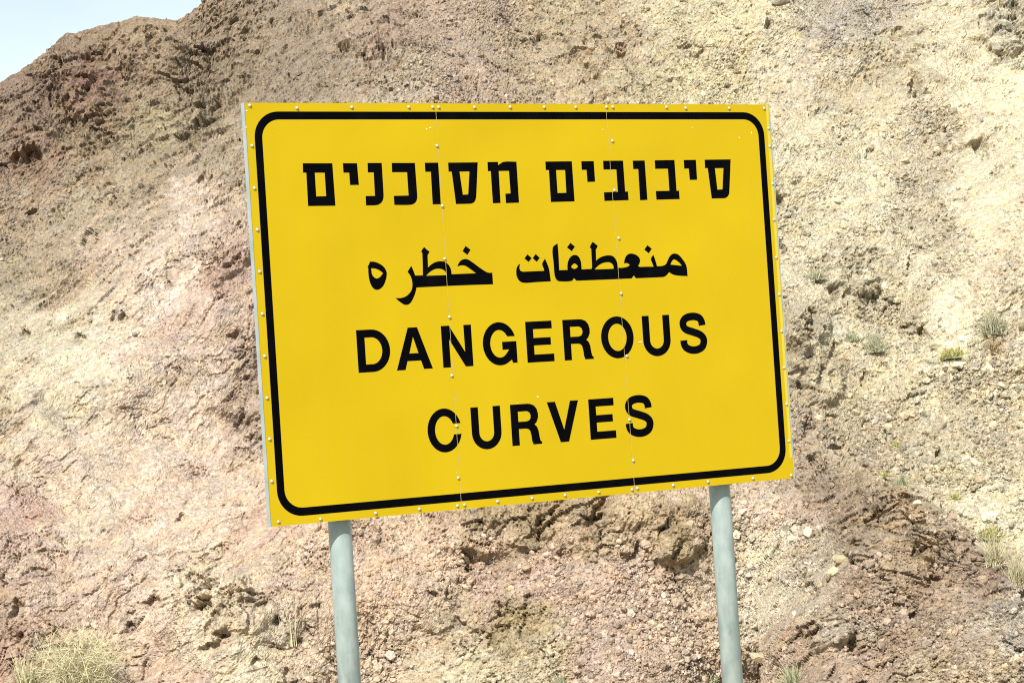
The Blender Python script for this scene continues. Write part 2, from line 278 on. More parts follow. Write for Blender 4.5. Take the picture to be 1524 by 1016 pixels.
def relief(px, py, X, B, G):
    """height along the surface normal in metres, plus tint per fragment"""
    rock, scree = G[..., 3], G[..., 4]; sA, sB, sC, sD = (G[..., 5+i] for i in range(4))
    h = .55*fbm(X*.16, B*.16, 4, 1); hbig = h.copy()
    wx = X+.35*fbm(X*.7, B*.7, 3, 3); wb = B+.35*fbm(X*.7+9, B*.7, 3, 6)
    tint = np.zeros_like(h); crack = np.ones_like(h)
    for ang, wt, sd in ((56, sA, 60), (38, sB, 70), (-42, sC, 80), (86, sD, 90)):
        a = math.radians(ang); al = wx*math.cos(a)+wb*math.sin(a); ac = -wx*math.sin(a)+wb*math.cos(a)
        wt = np.clip(wt, 0, 1)*(.35+.65*rock)*(.6 if sd == 90 else 1)
        r = ridged(al*.35, ac*1.5, 4, sd); h = h+.20*wt*r
        H, T, E = facets(al*1.1, ac*2.6, sd+1, 1.2); h = h+.17*wt*H; tint = tint+.5*wt*(T-.5)
        H, T, E = facets(al*3.2, ac*5.8, sd+2, 1.3); h = h+.055*wt*H; tint = tint+.45*wt*(T-.5)
        tint = tint+.38*wt*fbm(al*.9, ac*6.5, 4, sd+5)+.34*wt*fbm(al*.22, ac*2.1, 3, sd+7)
        h = h+(.30 if sd < 75 else .2)*wt*ridged(al*.11, ac*.42, 3, sd+9)
    cl = sstep(-.25, .45, fbm(X*.55, B*.55, 4, 21))             # patches where the rock is broken, smoother dust between
    H, T, E = facets(wx*1.15, wb*1.25, 11, 1.3); h = h+.20*np.clip(rock-.30, 0, 1)*H; tint = tint+.25*(T-.5)
    H, T, E = facets(wx*3.1, wb*3.4, 12, 1.4); h = h+.11*rock*(.25+.9*cl)*H; tint = tint+.3*(T-.5)*rock
    ck1 = sstep(.35, .9, cl+.35*rock-.15*scree); h = h-.13*(1-sstep(.02, .12, E))*ck1*sstep(-.1, .35, fbm(X*1.3, B*1.3, 2, 24))
    H, T, E = facets(X*8.0, B*8.6, 13, 1.4); h = h+.066*(.16+.7*rock*cl+.35*scree)*H; tint = tint+.45*(T-.5)*(.3+.7*cl)
    H, T, E = facets(X*17., B*18., 14, 1.4); h = h+.032*(.25+.5*rock*cl+.5*scree)*H; tint = tint+.45*(T-.5)
    h = h+.016*fbm(X*11, B*11, 3, 30)
    # boulders of scree half sunk in the dust
    m = sstep(.05, .5, fbm(X*.8, B*.8, 3, 33)+scree-.6)
    for s, amp, sd in ((5.2, .055, 15), (9.5, .045, 16)):
        H, T, E = facets(X*s, B*s*1.2, sd, .9)
        on = (T > .45)*sstep(.05, .26, E)*m
        h = h+amp*on*(.6+.8*H); tint = tint+on*(T-.6)*.5
    h = hbig+(h-hbig)*(.50+.50*sstep(.28, .75, rock+.45*scree)+.40*sstep(.72, .95, rock))     # dust-smoothed faces keep only faint relief
    jx = px+7*fbm(X*1.7, B*1.7, 3, 50); jy = py+7*fbm(X*1.7, B*1.7, 3, 55)
    for x, y, a, b, an, hh, st in BOSSES:
        sel = (np.abs(px-x) < (a+b)*1.7+20) & (np.abs(py-y) < (a+b)*1.7+20)
        if not sel.any(): continue
        c, s = math.cos(math.radians(an)), math.sin(math.radians(an)); dx = jx[sel]-x; dy = -(jy[sel]-y)
        q = np.sqrt(((dx*c+dy*s)/a)**2+((-dx*s+dy*c)/b)**2)
        h[sel] += hh*.6*(1-sstep(1-st, 1+st*.4, q))
    jn = fbm(X*2.6, B*2.6, 4, 58, .6)
    for x, y, a, b, an, dp in CLEFTS:                            # overhanging lips: sharp above, easing out below
        sel = (np.abs(px-x) < a+5*b+14) & (np.abs(py-y) < a+5*b+14)
        if dp <= 0 or not sel.any(): continue
        if b > a: a, b, an = b, a, an+90
        if an > 135: an -= 180
        if an < -45: an += 180
        b = b*.78
        c, s = math.cos(math.radians(an)), math.sin(math.radians(an)); dx = px[sel]-x; dy = -(py[sel]-y); J = jn[sel]
        uu = np.abs(dx*c+dy*s)/a+.35*J; vv = (-dx*s+dy*c)/b+(.9+a/(b*9))*J
        f = (1-sstep(.75, 1.15, vv))*sstep(-4.5, -.6, vv)*(1-sstep(.55, 1.25, uu))
        h[sel] -= min(dp, b*.075)*f
    return h, tint

SLOPE = 0.80
def base_range(U, Wt, px, py):
    R = 44.0/np.maximum(SLOPE-Wt, .25)
    back = sstep(0, 260, (560-py)-.95*np.clip(px, -200, 700)*1.0+60)      # the brown hill stands further back
    R = R*(1+.10*back)
    R = R*(1+.03*fbm(U*9, Wt*9, 3, 77))
    # dry gully running down the right hand slope
    gx = 1452-.30*(py-90)-.00004*(py-300)**2
    R = R*(1+.018*np.exp(-((px-gx)/60)**2)*sstep(-100, 200, py))
    return R
def surface(U, Wt, R, name, mat, extra=None):
    P = np.stack([U*R, R, Wt*R], -1)+CAM
    px, py = photo(P.reshape(-1, 3)); px = px.reshape(U.shape); py = py.reshape(U.shape)
    X = P[..., 0]; B = (P[..., 1]+P[..., 2])*.75
    du = np.gradient(P, axis=1); dv = np.gradient(P, axis=0); N = np.cross(du, dv)
    N /= np.linalg.norm(N, axis=-1, keepdims=True)+1e-9
    N *= np.where((N[..., 1:2] > 0), -1, 1)
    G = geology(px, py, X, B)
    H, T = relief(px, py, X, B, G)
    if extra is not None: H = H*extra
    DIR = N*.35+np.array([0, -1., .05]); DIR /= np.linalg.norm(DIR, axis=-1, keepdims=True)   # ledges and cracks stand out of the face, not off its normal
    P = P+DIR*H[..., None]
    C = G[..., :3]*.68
    C = C*.90+.10*(C@np.array([.3, .55, .15]))[..., None]
    C = C*(1+.42*np.clip(T, -1, 1))[..., None]
    hue = fbm(X*1.9, B*1.9, 4, 66)[..., None]
    al = X*.56+B*.83; ac = -X*.83+B*.56                          # pinkish beds running up to the right through the pale face
    bed = sstep(.05, .6, fbm(al*.16, ac*1.3, 4, 97))*np.clip(G[..., 5], 0, 1)
    C = C*(1-bed[..., None]*np.array([.08, .15, .13]))
    C = C*(1+hue*np.array([.03, -.01, -.10]))*(1+.13*fbm(X*3.1, B*6, 3, 68)[..., None])
    n, m = U.shape; idx = np.arange(n*m).reshape(n, m)
    F = np.stack([idx[:-1, :-1], idx[:-1, 1:], idx[1:, 1:], idx[1:, :-1]], -1).reshape(-1, 4)
    me = mesh_np(name, P.reshape(-1, 3), F, mat, np.clip(C, .01, .85).reshape(-1, 3))
    return tag(link(name, me), kind='structure'), P, C, G, N, px, py

rock_m, t, b = new_mat('slope_rock', rough=.92, spec=.15)
at = t.nodes.new('ShaderNodeAttribute'); at.attribute_name = 'tone'
tc = t.nodes.new('ShaderNodeTexCoord')
n1 = t.nodes.new('ShaderNodeTexNoise'); n1.inputs['Scale'].default_value = 9; n1.inputs['Detail'].default_value = 8; n1.inputs['Roughness'].default_value = .75
r1 = t.nodes.new('ShaderNodeMapRange'); r1.inputs['From Min'].default_value = .3; r1.inputs['From Max'].default_value = .7
r1.inputs['To Min'].default_value = .66; r1.inputs['To Max'].default_value = 1.30
mul = t.nodes.new('ShaderNodeMix'); mul.data_type = 'RGBA'; mul.blend_type = 'MULTIPLY'; mul.inputs[0].default_value = 1
t.links.new(tc.outputs['Object'], n1.inputs['Vector']); t.links.new(n1.outputs['Fac'], r1.inputs['Value'])
t.links.new(at.outputs['Color'], mul.inputs[6]); t.links.new(r1.outputs[0], mul.inputs[7]); t.links.new(mul.outputs[2], b.inputs['Base Color'])
n2 = t.nodes.new('ShaderNodeTexNoise'); n2.inputs['Scale'].default_value = 22; n2.inputs['Detail'].default_value = 5; n2.inputs['Roughness'].default_value = .7
bp = t.nodes.new('ShaderNodeBump'); bp.inputs['Strength'].default_value = 1; bp.inputs['Distance'].default_value = .05
t.links.new(tc.outputs['Object'], n2.inputs['Vector'])
vo = t.nodes.new('ShaderNodeTexVoronoi'); vo.inputs['Scale'].default_value = 13; vo.feature = 'F1'
wn = t.nodes.new('ShaderNodeTexNoise'); wn.inputs['Scale'].default_value = 5; wn.inputs['Detail'].default_value = 3
wa = t.nodes.new('ShaderNodeMix'); wa.data_type = 'RGBA'; wa.blend_type = 'ADD'; wa.inputs[0].default_value = .25
t.links.new(tc.outputs['Object'], wn.inputs['Vector']); t.links.new(tc.outputs['Object'], wa.inputs[6]); t.links.new(wn.outputs['Color'], wa.inputs[7])
t.links.new(wa.outputs[2], vo.inputs['Vector'])
ad = t.nodes.new('ShaderNodeMath'); ad.operation = 'MULTIPLY_ADD'; ad.inputs[1].default_value = -.8
t.links.new(vo.outputs['Distance'], ad.inputs[0]); t.links.new(n2.outputs['Fac'], ad.inputs[2]); t.links.new(ad.outputs[0], bp.inputs['Height'])
# every fragment a slightly different stone
vr = t.nodes.new('ShaderNodeMapRange'); vr.inputs['To Min'].default_value = .82; vr.inputs['To Max'].default_value = 1.14
sp = t.nodes.new('ShaderNodeSeparateColor'); t.links.new(vo.outputs['Color'], sp.inputs[0]); t.links.new(sp.outputs[0], vr.inputs['Value'])
mu2 = t.nodes.new('ShaderNodeMix'); mu2.data_type = 'RGBA'; mu2.blend_type = 'MULTIPLY'; mu2.inputs[0].default_value = 1
t.links.new(mul.outputs[2], mu2.inputs[6]); t.links.new(vr.outputs[0], mu2.inputs[7]); t.links.new(mu2.outputs[2], b.inputs['Base Color'])
t.links.new(bp.outputs[0], b.inputs['Normal'])

# ------------------------------------------------------------------ hillside
SKY = [(-400,330),(-100,180),(0,124),(33,107),(60,88),(82,66),(97,50),(122,46),(150,40),(183,29),(205,26),(240,29),(262,31),(276,24),(284,16),(297,9),(306,-6),(340,-40),(450,-110),(700,-170),(1000,-150),(1250,-190),(1524,-170),(1900,-120),(2400,-200)]
sk = np.array([ray_uw(*s) for s in SKY])
STEP = 6.1e-4
uc = np.arange(-.262, .262, STEP)
ul = -.262-np.cumsum(np.geomspace(.0012, .35, 34))[::-1]; ur = .262+np.cumsum(np.geomspace(.0012, .35, 34))
u = np.concatenate([ul, uc, ur])
wsky = np.interp(u, sk[:, 0], sk[:, 1])
wsky = wsky+.0009*fbm(u*90, u*0+3, 3, 4)+np.where(np.abs(u) > .3, .04*fbm(u*3, u*0, 4, 8), 0)
NR = 730
wb = -.222; ks = np.linspace(0, 1, NR)
Wg = wb+ks[:, None]*(np.maximum(wsky, wb+.1)-wb)[None, :]
deep = np.array([-.34, -.30, -.27, -.24])
Wg = np.concatenate([np.repeat(deep[:, None], len(u), 1), Wg], 0)
Ug = np.repeat(u[None, :], len(Wg), 0)
P0 = np.stack([Ug*60, Ug*0+60, Wg*60], -1)+CAM
pxg, pyg = photo(P0.reshape(-1, 3)); pxg = pxg.reshape(Ug.shape); pyg = pyg.reshape(Ug.shape)
Rg = base_range(Ug, Wg, pxg, pyg)
# behind the crest the ground falls away
crest = Rg[-1]; wc = Wg[-1]
bk = [(Ug, Wg, Rg)]
for k in (1, 2, 4, 8, 14, 24, 40, 70):
    R2 = crest+k*1.6; z = wc*crest-.02*k**1.6-.05*k
    bk.append((u[None, :], (z/R2)[None, :], R2[None, :]))
Ug = np.concatenate([a[0] for a in bk], 0); Wg = np.concatenate([a[1] for a in bk], 0); Rg = np.concatenate([a[2] for a in bk], 0)
fade = np.clip((wsky[None, :]-Wg)/.012, 0, 1); damp = np.where(np.arange(len(Ug))[:, None] >= len(Ug)-9, .4, .4+.6*fade)
hill, HP, HC, HG, HN, hpx, hpy = surface(Ug, Wg, Rg, 'hillside', rock_m, damp)

# the nearer spur that comes down from the left and hides the foot of the bright slope
CREST = [(1100,560),(1150,610),(1190,640),(1230,668),(1265,690),(1300,706),(1340,712),(1372,728),(1400,752),(1425,775),(1450,800),(1475,828),(1500,858),(1524,884),(1600,950),(1700,1040)]
ck = np.array([ray_uw(*s) for s in CREST])
u2 = np.arange(ck[0, 0], .30, STEP)
cw = np.interp(u2, ck[:, 0], ck[:, 1])+.0012*fbm(u2*60, u2*0+7, 4, 14)
n2r = 420; k2 = np.linspace(0, 1, n2r)
W2 = -.24+k2[:, None]*(cw+.24)[None, :]; U2 = np.repeat(u2[None, :], n2r, 0)
P0 = np.stack([U2*60, U2*0+60, W2*60], -1)+CAM
a, b_ = photo(P0.reshape(-1, 3)); a = a.reshape(U2.shape); b_ = b_.reshape(U2.shape)
Rm = base_range(U2, W2, a, b_)
bury = sstep(1120, 1330, a+.35*(b_-700))                         # eases out of the hillside on the left
R2 = Rm+1.2-bury*(1.2+5.5)
top = (1-k2)[:, None]*n2r*STEP
R2 = R2+bury*1.6*np.exp(-top/.004)                               # rounded crest
bk = [(U2, W2, R2)]
for k in (.6, 1.5, 3, 5, 8):
    Rk = R2[-1]+k; z = W2[-1]*R2[-1]-.35*k
    bk.append((u2[None, :], (z/Rk)[None, :], Rk[None, :]))
U2 = np.concatenate([q[0] for q in bk], 0); W2 = np.concatenate([q[1] for q in bk], 0); R2 = np.concatenate([q[2] for q in bk], 0)
spur, SP, SC, SG, SN, spx, spy = surface(U2, W2, R2, 'hill_spur', rock_m)

def on_slope(px, py):
    """the point of the slope surface that shows at this place of the photograph"""
    best = None
    for P, C, N, ax, ay in ((SP, SC, SN, spx, spy), (HP, HC, HN, hpx, hpy)):
        qx, qy = photo(P[:P.shape[0]-8].reshape(-1, 3)); i = int(np.argmin((qx-px)**2+(qy-py)**2))
        if (qx[i]-px)**2+(qy[i]-py)**2 > 100: continue
        p = P.reshape(-1, 3)[i]
        if best is None or p[1] < best[0][1]: best = (p, C.reshape(-1, 3)[i], N.reshape(-1, 3)[i])
    return best

# road shoulder under camera and sign, wadi floor between road and hill
gm, t, b = new_mat('ground_gravel', rough=.95, spec=.1)
noise_mix(t, b, (.30, .25, .19), (.44, .38, .29), 3.0, 10, .3, .7)
gx = np.concatenate([-np.geomspace(30, 3000, 24)[::-1], np.linspace(-28, 28, 60), np.geomspace(30, 3000, 24)])
gy = np.concatenate([-np.geomspace(10, 3000, 20)[::-1], np.linspace(-8, 50, 90), np.geomspace(52, 3500, 26)])
GX, GY = np.meshgrid(gx, gy)
GZ = -12.0*sstep(8.6, 38, GY)+.05*fbm(GX*.6, GY*.6, 3, 2)*sstep(9, 12, GY)
idx = np.arange(GX.size).reshape(GX.shape)
F = np.stack([idx[:-1, :-1], idx[:-1, 1:], idx[1:, 1:], idx[1:, :-1]], -1).reshape(-1, 4)
tag(link('ground', mesh_np('ground', np.stack([GX, GY, GZ], -1).reshape(-1, 3), F, gm, smooth=True)), kind='structure')

# ------------------------------------------------------------------ loose stones
ico_v = []; ph = (1+5**.5)/2
for s1 in (-1, 1):
    for s2 in (-1, 1):
        ico_v += [(0, s1, s2*ph), (s1, s2*ph, 0), (s2*ph, 0, s1)]
ico_v = np.array(ico_v, float); ico_v /= np.linalg.norm(ico_v[0])
import itertools
ico_f = []
dd = np.linalg.norm(ico_v[:, None]-ico_v[None], axis=-1)
for a, b_, c in itertools.combinations(range(12), 3):
    if dd[a, b_] < 1.1 and dd[b_, c] < 1.1 and dd[a, c] < 1.1:
        nrm = np.cross(ico_v[b_]-ico_v[a], ico_v[c]-ico_v[a])
        ico_f.append((a, b_, c) if nrm@ico_v[a] > 0 else (a, c, b_))
ico_f = np.array(ico_f)
VAR = [ico_v*(1+.38*(rng.random((12, 1))-.5))+.16*(rng.random((12, 3))-.5) for _ in range(14)]
def rand_rot(n):
    q = rng.normal(size=(n, 4)); q /= np.linalg.norm(q, axis=1, keepdims=True); a, b, c, d = q.T
    return np.stack([1-2*(c*c+d*d), 2*(b*c-a*d), 2*(b*d+a*c), 2*(b*c+a*d), 1-2*(b*b+d*d), 2*(c*d-a*b),
                     2*(b*d-a*c), 2*(c*d+a*b), 1-2*(b*b+c*c)], -1).reshape(n, 3, 3)
def scatter(P, C, G, N, px, py, n, smin, smax, name, label, power=2.3):
    inn = (px > -60) & (px < 1590) & (py > -40) & (py < 1060)
    wgt = inn*np.clip(G[..., 4]-.22, 0, 1)**1.6*(.15+sstep(-.3, .5, fbm(P[..., 0]*.7, P[..., 1]*.9, 3, 91)))
    wgt = wgt.ravel(); cs = np.cumsum(wgt); ii = np.searchsorted(cs, rng.random(n)*cs[-1]); ii = np.clip(ii, 0, len(wgt)-1)
    sz = smin*(1-rng.random(n)*(1-(smin/smax)**power))**(-1/power)
    Rm = rand_rot(n); V = np.zeros((n, 12, 3)); var = rng.integers(0, len(VAR), n)
    for k in range(len(VAR)):
        s = var == k; V[s] = VAR[k][None]
    V *= np.stack([np.ones(n), .75+.3*rng.random(n), .42+.35*rng.random(n)], -1)[:, None, :]*sz[:, None, None]
    V = np.einsum('nij,nkj->nki', Rm, V)
    P_ = P.reshape(-1, 3)[ii]; N_ = N.reshape(-1, 3)[ii]
    V += (P_+N_*(sz*.25)[:, None])[:, None, :]
    F = (ico_f[None]+(np.arange(n)*12)[:, None, None]).reshape(-1, 3)
    col = C.reshape(-1, 3)[ii]*(.78+.62*rng.random((n, 1))**1.3)
    col = np.clip(np.repeat(col[:, None, :], 12, 1), .02, .8).reshape(-1, 3)
    o = link(name, mesh_np(name, V.reshape(-1, 3), F, rock_m, col))
    return tag(o, label, 'scree', kind='stuff')
cut = slice(0, -8)
scatter(HP[cut], HC[cut], HG[cut], HN[cut], hpx[cut], hpy[cut], 60000, .018, .16, 'scree', 'loose angular stones and gravel strewn over the hillside')
scatter(SP[:-5], SC[:-5], SG[:-5], SN[:-5], spx[:-5], spy[:-5], 9500, .017, .13, 'spur_scree', 'loose brown stones strewn over the lower right spur')

# ------------------------------------------------------------------ sign tables: traced letters (0.1 mm), rivets and chips (mm)
TRACED = [(0,[[(-8139,4769),(-7123,4759),(-7109,3394),(-8046,3402),(-8037,4475),(-8148,4476)],[(-7754,4471),(-7401,4467),(-7400,3699),(-7754,3695)]]),(0,[[(-6745,4756),(-6256,4751),(-6239,4056),(-6538,4056),(-6543,4457),(-6743,4460)]]),(0,[[(-5873,4757),(-5378,4752),(-5384,3731),(-5398,3615),(-5438,3514),(-5514,3440),(-5650,3387),(-6023,3384),(-6014,3680),(-5685,3680),(-5674,4457),(-5883,4460)]]),(0,[[(-5008,4749),(-4184,4741),(-4175,3685),(-4188,3573),(-4229,3477),(-4306,3413),(-4432,3374),(-5010,3380),(-5012,3669),(-4478,3670),(-4479,4449),(-5018,4455)]]),(0,[[(-3813,4743),(-3333,4743),(-3335,3374),(-3623,3374),(-3614,4454),(-3817,4456)]]),(0,[[(-2958,4739),(-1869,4739),(-2001,3649),(-2026,3536),(-2073,3444),(-2152,3389),(-2280,3370),(-2767,3369),(-2848,4450),(-2962,4452)],[(-2569,4447),(-2190,4448),(-2292,3670),(-2499,3663)]]),(0,[[(-1493,4746),(-1103,4748),(-1111,4633),(-881,4746),(-406,4746),(-408,3372),(-895,3366),(-896,3673),(-696,3680),(-704,4452),(-1101,4451),(-1110,3375),(-1390,3369),(-1392,4449),(-1497,4450)]]),(0,[[(713,4741),(1734,4742),(1739,3376),(825,3371),(829,4461),(710,4462)],[(1098,4458),(1459,4454),(1447,3666),(1098,3662)]]),(0,[[(2115,4739),(2597,4740),(2598,4042),(2305,4035),(2300,4450),(2112,4452)]]),(0,[[(2977,4747),(3766,4745),(3770,3672),(3882,3670),(3884,3381),(2927,3371),(2930,3659),(3485,3666),(3484,4453),(2973,4453)]]),(0,[[(4164,4741),(4639,4742),(4645,3378),(4357,3372),(4366,4459),(4167,4456)]]),(0,[[(5060,4744),(5858,4748),(5862,3666),(5963,3665),(5966,3382),(5022,3377),(5020,3669),(5576,3671),(5575,4457),(5056,4457)]]),(0,[[(6253,4744),(6747,4745),(6743,4051),(6447,4050),(6435,4453),(6249,4450)]]),(0,[[(7121,4747),(8207,4748),(8064,3621),(8035,3511),(7970,3435),(7875,3387),(7750,3379),(7309,3381),(7227,4461),(7117,4457)],[(7518,4453),(7889,4454),(7788,3686),(7566,3678)]]),(1,[[(-6009,1544),(-5856,1532),(-5697,1471),(-5541,1361),(-5458,1209),(-5459,1077),(-5511,911),(-5605,745),(-5734,649),(-5845,631),(-5956,683),(-6036,817),(-6081,987),(-6094,1211),(-6088,1341),(-6111,1361),(-6065,1442)],[(-5991,1335),(-5850,1323),(-5711,1266),(-5571,1164),(-5665,1055),(-5750,1001),(-5844,993),(-5930,1056),(-5980,1151)]]),(1,[[(-4553,1356),(-4500,1234),(-4431,1035),(-4148,1033),(-4131,1335),(-4116,1781),(-4155,1812),(-4099,1902),(-4037,1957),(-3955,1879),(-3863,1812),(-3892,1763),(-3938,1700),(-3951,1284),(-3801,1393),(-3629,1463),(-3460,1477),(-3314,1450),(-3195,1351),(-3121,1208),(-3104,1036),(-2186,1040),(-2380,1184),(-2543,1292),(-2647,1326),(-2774,1322),(-2865,1295),(-2812,1388),(-2720,1481),(-2590,1523),(-2464,1504),(-2321,1419),(-2118,1271),(-1914,1130),(-1748,1044),(-1594,1035),(-1592,658),(-2843,665),(-4417,654),(-4455,515),(-4543,330),(-4659,165),(-4787,99),(-4910,119),(-5028,199),(-5183,325),(-4998,321),(-4831,360),(-4692,449),(-4588,577),(-4547,745),(-4563,934),(-4615,1068),(-4691,1172)],[(-4045,1018),(-3903,1138),(-3730,1224),(-3581,1245),(-3436,1222),(-3335,1158),(-3287,1072),(-3283,1012)]]),(1,[[(-2516,1956),(-2350,1829),(-2473,1672),(-2634,1795)]]),(1,[[(-210,1608),(-68,1482),(-189,1365),(-332,1481)]]),(1,[[(104,1611),(241,1482),(124,1359),(-14,1481)]]),(1,[[(445,1441),(508,1300),(576,1080),(610,679),(43,673),(-373,662),(-541,706),(-652,840),(-680,992),(-653,1163),(-587,1256),(-521,1297),(-552,1203),(-549,1117),(-505,1059),(-419,1030),(390,1034),(381,1108),(334,1275)]]),(1,[[(968,1948),(976,1590),(964,1037),(1297,1035),(1303,1188),(1356,1361),(1466,1488),(1604,1537),(1741,1489),(1820,1346),(1839,1192),(1837,1035),(2235,1039),(2265,1113),(2277,1728),(2226,1791),(2290,1895),(2351,1964),(2437,1900),(2532,1827),(2491,1757),(2447,1701),(2432,1310),(2566,1403),(2748,1464),(2952,1484),(3127,1439),(3243,1281),(3285,1041),(3480,1039),(3661,1068),(3768,1118),(3721,1177),(3621,1207),(3543,1196),(3580,1337),(3666,1458),(3799,1517),(3977,1494),(4125,1409),(4184,1296),(4148,1164),(4091,1099),(4139,1053),(4407,1045),(4723,1035),(4677,1170),(4636,1314),(4740,1449),(4791,1300),(4859,1044),(5085,1054),(5236,1117),(5368,1328),(5481,1436),(5615,1468),(5769,1419),(5915,1266),(6056,1037),(6079,672),(5738,697),(5505,741),(5329,836),(5244,749),(5134,686),(5028,672),(3975,668),(3895,768),(3800,669),(2788,664),(1618,666),(1516,761),(1429,668),(981,666),(860,709),(787,856),(776,1248),(779,1805)],[(1430,1149),(1521,1233),(1588,1253),(1669,1207),(1714,1139),(1635,1081),(1548,1062),(1462,1104)],[(2344,1018),(2469,1129),(2653,1224),(2833,1258),(2985,1245),(3081,1175),(3115,1086),(3105,1016)],[(5401,1089),(5462,1190),(5558,1273),(5675,1229),(5799,1135),(5886,1029),(5662,1058)]]),(1,[[(1476,1952),(1631,1825),(1505,1680),(1335,1807)]]),(1,[[(4528,1790),(4684,1665),(4559,1521),(4397,1646)]])]
RIVETS = [(-983,663),(-823,655),(-632,658),(-428,659),(-341,659),(-319,659),(-186,659),(-51,660),(79,660),(202,660),(324,661),(349,661),(567,661),(646,658),(828,658),(978,658),(991,586),(991,521),(993,386),(988,257),(987,121),(988,-12),(988,-144),(987,-275),(988,-406),(987,-538),(987,-661),(-984,535),(-985,400),(-984,268),(-985,135),(-985,1),(-986,-133),(-987,-265),(-987,-395),(-989,-528),(-975,-657),(-832,-661),(-639,-658),(-483,-658),(-345,-659),(-319,-658),(-196,-657),(-66,-657),(61,-657),(192,-657),(324,-659),(346,-656),(491,-657),(634,-656),(823,-659),(-334,531),(-329,331),(-333,156),(-329,-37),(-334,-230),(-329,-397),(-335,-568),(339,544),(334,373),(338,207),(333,16),(339,-200),(333,-419),(337,-560)]
SPOTS = [(-367, 587), (-354, 591), (304, 583), (-340, -551), (917, 570), (864, 553), (417, -151), (499, -158), (-994, 646), (-1000, 593), (-824, 354), (669, 589), (-96, -337), (-18, -319)]

# ------------------------------------------------------------------ boulders that can be told apart
def boulder_mesh(name, seed, a, b, c, mat, cuts=11):
    r = np.random.default_rng(seed)
    v = ico_v.copy(); f = [tuple(q) for q in ico_f]
    for _ in range(2):                                             # subdivide
        vl = list(map(tuple, v)); cache = {}; nf = []
        def mid(i, j):
            k = (min(i, j), max(i, j))
            if k not in cache:
                m = (np.array(vl[i])+np.array(vl[j])); m /= np.linalg.norm(m); cache[k] = len(vl); vl.append(tuple(m))
            return cache[k]
        for i, j, k in f:
            x, y, z = mid(i, j), mid(j, k), mid(k, i); nf += [(i, x, z), (x, j, y), (z, y, k), (x, y, z)]
        v = np.array(vl); f = nf
    for _ in range(cuts):                                          # fracture planes
        n = r.normal(size=3); n /= np.linalg.norm(n); d = .55+.3*r.random()
        o = v@n-d; v = v-np.clip(o, 0, None)[:, None]*n
    v = v*(1+.03*r.normal(size=(len(v), 1)))*np.array([a, b, c])
    me = bpy.data.meshes.new(name); me.from_pydata([tuple(q) for q in v], [], f); me.materials.append(mat); return me
BM = {}
def stone_mat(hexcol):
    if hexcol not in BM:
        m, t, b = new_mat('boulder_stone_'+hexcol, rough=.9, spec=.15); c = lin(hexcol)*.6
        noise_mix(t, b, tuple(c*.72), tuple(c*1.15), 7.0, 8, .35, .65)
        n = t.nodes.new('ShaderNodeTexNoise'); n.inputs['Scale'].default_value = 18; n.inputs['Detail'].default_value = 5
        q = t.nodes.new('ShaderNodeBump'); q.inputs['Strength'].default_value = .7; q.inputs['Distance'].default_value = .03
        tcx = t.nodes.new('ShaderNodeTexCoord'); t.links.new(tcx.outputs['Object'], n.inputs['Vector'])
        t.links.new(n.outputs['Fac'], q.inputs['Height']); t.links.new(q.outputs[0], b.inputs['Normal']); BM[hexcol] = m
    return BM[hexcol]
